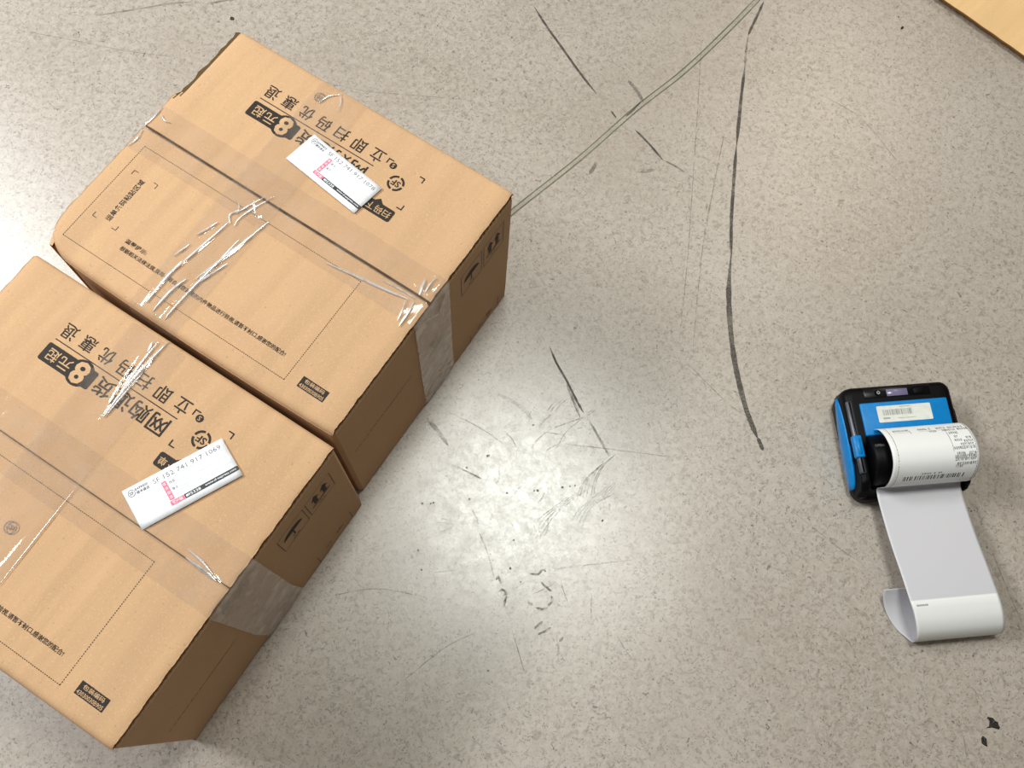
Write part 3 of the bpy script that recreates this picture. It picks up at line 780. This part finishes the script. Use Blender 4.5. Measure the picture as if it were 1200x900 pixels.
def prism_x(name, prof, x0, x1, mat, parent, bev=.0015, seg=3, vert=0.0, shear=None):
    """side profile (e, z) in mm pushed along x"""
    bm = bmesh.new()
    A = [bm.verts.new((x0 * mm, -e * mm, z * mm)) for e, z in prof]; B = [bm.verts.new((x1 * mm, -e * mm, z * mm)) for e, z in prof]
    n = len(prof)
    bm.faces.new(A); bm.faces.new(B[::-1])
    for i in range(n): bm.faces.new((A[i], B[i], B[(i + 1) % n], A[(i + 1) % n]))
    bmesh.ops.recalc_face_normals(bm, faces=bm.faces)
    if shear:
        for v in bm.verts: v.co.x += shear(v.co.x / mm, -v.co.y / mm, v.co.z / mm) * mm
    ed = [e for e in bm.edges if e.calc_face_angle(0) > .5]
    bmesh.ops.bevel(bm, geom=ed, offset=bev, segments=seg, affect='EDGES', profile=.5, clamp_overlap=True)
    o = frombm(name, bm, mat, parent, False)
    for p in o.data.polygons: p.use_smooth = False
    return o

def plan_loft(name, levels, mat, parent):
    """levels: (z, x0, x1, e0, e1, corner radius) mm; rounded plan outlines stacked"""
    R = []
    for z, x0, x1, e0, e1, r in levels:
        ring = []
        for cx, ce, t0 in ((x1 - r, e1 - r, 0), (x0 + r, e1 - r, 90), (x0 + r, e0 + r, 180), (x1 - r, e0 + r, 270)):
            for k in range(7):
                t = math.radians(t0 + 15 * k); ring.append((mm * (cx + r * cos(t)), -mm * (ce + r * sin(t)), mm * z))
        R.append(ring)
    n = len(R[0]); V = [p for r in R for p in r]; F = []
    for i in range(len(R) - 1):
        for j in range(n): F.append((i * n + j, i * n + (j + 1) % n, (i + 1) * n + (j + 1) % n, (i + 1) * n + j))
    F.append(tuple(range(n))[::-1]); k = (len(R) - 1) * n; F.append(tuple(k + q for q in range(n)))
    bm = bmesh.new(); bv = [bm.verts.new(p) for p in V]
    for f in F: bm.faces.new([bv[i] for i in f])
    o = frombm(name, bm, mat, parent, True)
    return o

# lower tray, full footprint; higher back half
plan_loft('body', [(0.4, -50, 52, -54, 45, 10), (2, -51.5, 53, -56, 46.5, 11), (10, -53, 53, -57, 47, 11), (17, -53.5, 52.5, -57, 47, 11), (19.5, -51, 50.5, -54, 44.5, 10)], 'black', pr)
plan_loft('rear_housing', [(14, -53.5, 51.5, -57, 2, 9), (28, -53.5, 51, -57, 2, 9), (34, -52.5, 50, -56, 2, 9), (36.6, -50, 47.5, -53.5, 0, 8), (37.4, -46, 44, -50, -4, 6)], 'black', pr)
side = [(-30, 16), (-30, 35.5), (20, 36), (34, 34.5), (41, 29), (45, 21), (46, 14)]
prism_x('side_frame', side, -53.0, -42.5, 'black', pr, .0028, 3, shear=lambda x, e, z: (2.6 if (z > 30 and x < -50) else 0))
prism_x('side_frame', [(e, min(z, 33)) for e, z in side], 47.6, 52, 'black', pr, .0016, 2)
# blue lid behind the paper slot
rbox('lid', -40.5, 43.5, -39.5, -8, 30, 38.9, 'blue', pr, .0014, 3)
sp = Print(lambda a, b, off: Vector((a * mm, -b * mm, .0390 + off))); sp.flip = True
sp.rrect(-25.8, -35.2, 25.8, -19.4, 1.2)
stk = sp.build('barcode_sticker', 'stick', pr, .00015)
q = Print(sp.map); q.flip = True
x = -20.5; r3 = random.Random(4)
while x < 7:
    wbar = r3.choice((.35, .5, .9)); q.rect(x, -31.5, x + wbar, -26.0); x += wbar + r3.choice((.35, .6, 1.0))
[q.rect(-21 + 1.3 * k, -24, -20.1 + 1.3 * k, -22.4) for k in range(5)]; q.rect(-4, -33.9, 6, -33.4); q.line((-8, -22.6), (10, -22.6), .3)
tag(q.build('barcode', 'sgrey', stk, .0003), kind='stuff')
# control strip
rbox('control_strip', -34, 30, -53.4, -43.6, 34, 38.0, 'gloss', pr, .0009, 2)
rbox('display', -12.4, 8.0, -51.4, -44.6, 36.5, 38.4, 'screen', pr, .0004, 1)
bm = bmesh.new(); bmesh.ops.create_cone(bm, cap_ends=True, segments=24, radius1=.0034, radius2=.0030, depth=.0012)
pb = frombm('power_button', bm, 'black', pr); pb.location = (-.0205, .0485, .0385)
q = Print(lambda a, b, off: Vector((a * mm, b * mm, .0007 + off))); q.ring(0, 0, 1.0, 1.5, 120, 420, 14); q.line((0, .4), (0, 1.9), .5); q.build('power_mark', 'white', pb, 0)
rbox('feed_button', 13.5, 23.5, -51.2, -45.2, 37, 39.0, 'black', pr, .0008, 2)
# paper cover: black barrel across the front
cov = [(13 + 23.5 * cos(math.radians(t)), 27.5 + 23.5 * sin(math.radians(t))) for t in range(-40, 221, 10)]
bm = bmesh.new(); xs = [-41.5, -40.5, -38.5, 46.0, 47.5]; sc = [.92, .97, 1, 1, .95]; rings = []
for x_, s_ in zip(xs, sc): rings.append([bm.verts.new((x_ * mm, -(13 + (e - 13) * s_) * mm, (27.5 + (z - 27.5) * s_) * mm)) for e, z in cov])
n = len(cov)
for i in range(len(rings) - 1):
    for j in range(n): bm.faces.new((rings[i][j], rings[i][(j + 1) % n], rings[i + 1][(j + 1) % n], rings[i + 1][j]))
bm.faces.new(rings[0]); bm.faces.new(rings[-1])
cover = frombm('paper_cover', bm, 'black', pr)
for p in cover.data.polygons: p.use_smooth = len(p.vertices) == 4
q = Print(lambda a, b, off: Vector((a * mm, -(13 + (23.6 + off) * sin(math.radians(b))) * mm, (27.5 + (23.6 + off) * cos(math.radians(b))) * mm)))
q.flip = True; q.text('OPEN', (-35.5, -22), 8.5, 6.5, (1, 0), .0); q.build('cover_mark', 'lgrey', cover, .1)
# rail with blue latch on the left shoulder
bm = bmesh.new()
rl = rbox('latch_rail', -52.2, -46.6, -43, 26, 33, 37.6, 'steel', pr, .0012, 2)
rbox('rail_groove', -50.2, -48.6, -42, 25, 36.6, 38.0, 'gloss', rl, .0003, 1)
lt = rbox('latch', -54.0, -45.4, -9.5, 11.5, 33, 39.4, 'blue', pr, .0014, 3)
rbox('latch_rib', -51.4, -47.8, -6.5, 8.5, 38.8, 39.9, 'blue', lt, .0005, 1)
# blue side grips: lens shaped panels on the flanks
def grip(sgn, x_off):
    V, F = [], []; n = 16
    for i in range(n + 1):
        t = i / n; e = -50 + 86 * t
        wz = max(.05, sin(pi * min(1, max(0, t * .98 + .01))) ** .55)
        zb, zt = 22.0 - 11 * t - 7.0 * wz, 22.5 - 5 * t + 8.0 * wz
        for (dx, z) in ((0, zb), (1.6, zb + .8), (1.9, (zb + zt) / 2), (.9, zt - .8), (-1.5, zt)):
            V.append(((x_off + sgn * dx) * mm, -e * mm, z * mm))
    for i in range(n):
        for k in range(4): a = 5 * i + k; F.append((a, a + 5, a + 6, a + 1))
        F.append((5 * i + 4, 5 * i + 9, 5 * i + 5, 5 * i))
    F += [tuple(range(5)), tuple(5 * n + k for k in range(5))]
    bm = bmesh.new(); bv = [bm.verts.new(v) for v in V]
    for f in F: bm.faces.new([bv[i] for i in f])
    return frombm('side_grip', bm, 'blue', pr, True)
grip(-1, -53.6); grip(1, 52.0)
for sx_ in (-1, 1):
    for se in (-1, 1): rbox('rubber_foot', sx_ * 40 - 6, sx_ * 40 + 6, -4 + se * 36 - 4, -4 + se * 36 + 4, 0, 1.4, 'gloss', pr, .0004, 1)

# ------------------------------------------------------------------ strip of label paper (pulled out of the printer, curling on the floor)
ps = empty('label_paper_strip', PB_ + Matrix.Rotation(PANG, 3, 'Z') @ Vector((.006, -.12, 0)), PANG)
tag(ps, 'white label paper strip arching from the printer and curling up on the floor', 'paper')
PSI = Matrix.Rotation(-PANG, 3, 'Z')
PO = Vector((.006, -.12, 0))
prof = [(-13, 41, 6.5), (-10, 49.5, 6.5), (-3, 57.5, 6.5), (6, 63, 6.4), (15, 65, 6.4), (25, 63, 6.4), (33, 56.5, 6.2), (38.5, 47, 6.0), (40.3, 37, 5.8), (38.6, 29, 5.2), (38.4, 24.5, 5.0),
        (42, 22.3, 4.8), (52, 22.6, 4.6), (70, 24.5, 4.8), (92, 27.5, 5.2), (118, 31.5, 6.4), (141, 34.5, 7.4),
        (150, 34.3, 8.4), (160, 31.5, 9.6), (168.5, 25.5, 11.0), (173.5, 17, 12.4), (174.5, 9, 13.2), (171, 2.8, 12.4), (163, .7, 5.8), (152, 1.0, .2), (142, 4.0, -3.0), (134, 9, -4.6), (128, 14, -4.6)]
CRV = catmull([(e, z, c) for e, z, c in prof], 6)
NCR = 16 * 6                                            # index of the crease where the last label begins
def paper_pt(i, t, off=0.0):
    """i: index along the strip, t: -1..1 across"""
    a = CRV[max(i - 1, 0)]; b = CRV[min(i + 1, len(CRV) - 1)]; d = Vector((b.x - a.x, b.y - a.y)).normalized()
    p = CRV[i]; ne, nz = -d.y, d.x                       # left normal in (e, z): up side of the strip
    e, z, c = p.x + ne * off, p.y + nz * off, p.z
    if i > NCR + 24: z += max(0, -t) * .05 * (i - NCR - 24) * .6
    return Vector(((c + 40.0 * t) * mm, -e * mm, z * mm)) - PO
def strip_mesh(name, i0, i1, mat, parent, t0=-1, t1=1, off=0.0, nc=36):
    rows = [[paper_pt(i, t0 + (t1 - t0) * k / nc, off) for k in range(nc + 1)] for i in range(i0, i1 + 1)]
    return grid_surface(name, rows, mat, parent, thick=.00012)
N = len(CRV) - 1
strip_mesh('backing_paper', 0, N, 'backing', ps)
arch_lab = strip_mesh('printed_label', 0, 57, 'paper', ps, -.985, .985, .12)
end_lab = strip_mesh('blank_label', NCR, N - 4, 'paper', ps, -.985, .985, .12)
# prints: a = mm across from left edge (0..80), b = index along
class PPrint(Print): pass
def pm(a, b, off):
    i = max(0, min(N - 1, b)); k = int(i); f = i - k; t = a / 40.0 - 1
    return paper_pt(k, t, .25 + off).lerp(paper_pt(k + 1, t, .25 + off), f)
q = Print(pm); q.flip = True
r4 = random.Random(12)
def run(a0, a1, b, h=1.5, dens=.8):
    """a line of small dense receipt print along the paper's width"""
    x = a0
    while x < a1:
        w_ = r4.uniform(1.0, 1.9)
        if r4.random() < dens: q.text(r4.choice('收件地址电话省市区街道号路单'), (min(x + w_ / 2, a1), b), w_, h, (1, 0), .02)
        x += w_ + .35
# thin frame of the form
def vline(a, b0, b1, w_=.22):
    n = max(1, int((b1 - b0) / 1.5))
    for k in range(n): q.rect(a - w_, b0 + (b1 - b0) * k / n, a + w_, b0 + (b1 - b0) * (k + 1) / n)
vline(5.5, 3, 55, .2); vline(77.5, 3, 55, .2); vline(56.5, 11, 26, .2); vline(25, 10, 13, .2); vline(41, 10, 12, .2)
for a0, a1, b in ((10, 24, 5.0), (33, 45, 5.0), (50, 58, 5.0), (61, 75, 5.0), (42, 50, 9.5), (54, 66, 9.0), (68, 77, 8.5), (58, 66, 13.5), (61, 64, 18.0), (60, 66, 22.5),
                  (71, 76, 20.0), (68, 76, 24.0), (64, 76, 27.5), (57, 76, 31.0), (59, 66, 36.5), (70, 76, 36.5), (57, 76, 39.0), (57, 76, 41.5), (59, 76, 46.0), (58, 64, 48.5)):
    run(a0, a1, 7 + b * .56, 1.7, .95)
run(28, 46, 37.2, 1.0, .8)
x = 12.0
while x < 68:                                             # barcode along the lower edge of the label
    w_ = r4.choice((.35, .6, 1.1)); [q.rect(x, 38.4 + .6 * k, x + w_, 39.0 + .6 * k) for k in range(5)]
    x += w_ + r4.choice((.4, .7, 1.4)) + (2.0 if r4.random() < .12 else 0)
q.rect(10, 11.6, 24, 11.7); q.rect(33, 11.6, 58, 11.7)
tag(q.build('label_print', 'lblk', arch_lab, .02), kind='stuff')
q = Print(pm); q.flip = True
[q.rect(4.6 + 1.5 * k, NCR + 1.9, 5.6 + 1.5 * k, NCR + 3.0) for k in range(7)]; tag(q.build('label_print', 'lgrey', end_lab, .02), kind='stuff')

# ------------------------------------------------------------------ bits of debris
def scrap(px, outline, label, hgt=.0012):
    c = at(*px); n = len(outline)
    o = empty('tmp', (0, 0, 0)); bpy.data.objects.remove(o)
    V = [(x * mm, y * mm, .0002) for x, y in outline] + [(x * .8 * mm, y * .8 * mm, hgt * (1 + .3 * sin(i * 2.3))) for i, (x, y) in enumerate(outline)] + [(0, 0, hgt * .9)]
    F = [(i, (i + 1) % n, n + (i + 1) % n, n + i) for i in range(n)] + [(n + i, n + (i + 1) % n, 2 * n) for i in range(n)] + [tuple(range(n))[::-1]]
    s = pydata('debris_scrap', V, F, 'debris'); s.location = (c.x, c.y, 0)
    tag(s, label, 'debris', 'scraps on the floor')
    return s
scrap((1162, 848), [(-6, -4.6), (-2.6, -3.4), (-1.8, 2.4), (-4, 4.2), (-3, 5.4), (1.6, 4.8), (3.4, 2.6), (5.8, 1.8), (6, -.6), (7.4, -2.2), (6, -4.2), (0, -3.2)], 'larger jagged dark scrap lying on the floor in the lower right corner')
scrap((1153, 868.5), [(-2.2, -2), (-2.4, 2), (-1, 4.2), (.6, 3.6), (2.2, 2), (2.6, -4.2), (.4, -3.6)], 'small black leaf shaped scrap just below the jagged scrap')
scrap((272, 22), [(-2, -1.6), (-2.2, 1.2), (-.4, 2.2), (1.8, 1.6), (2.2, -1.2), (.6, -2)], 'tiny dark square chip beside the far corner of the back box')
scrap((1057, 33), [(-1.8, -1.6), (-1.2, .8), (1.2, 2.4), (1.8, .6), (.4, -1.6)], 'tiny dark crumb on the floor near the flat cardboard')
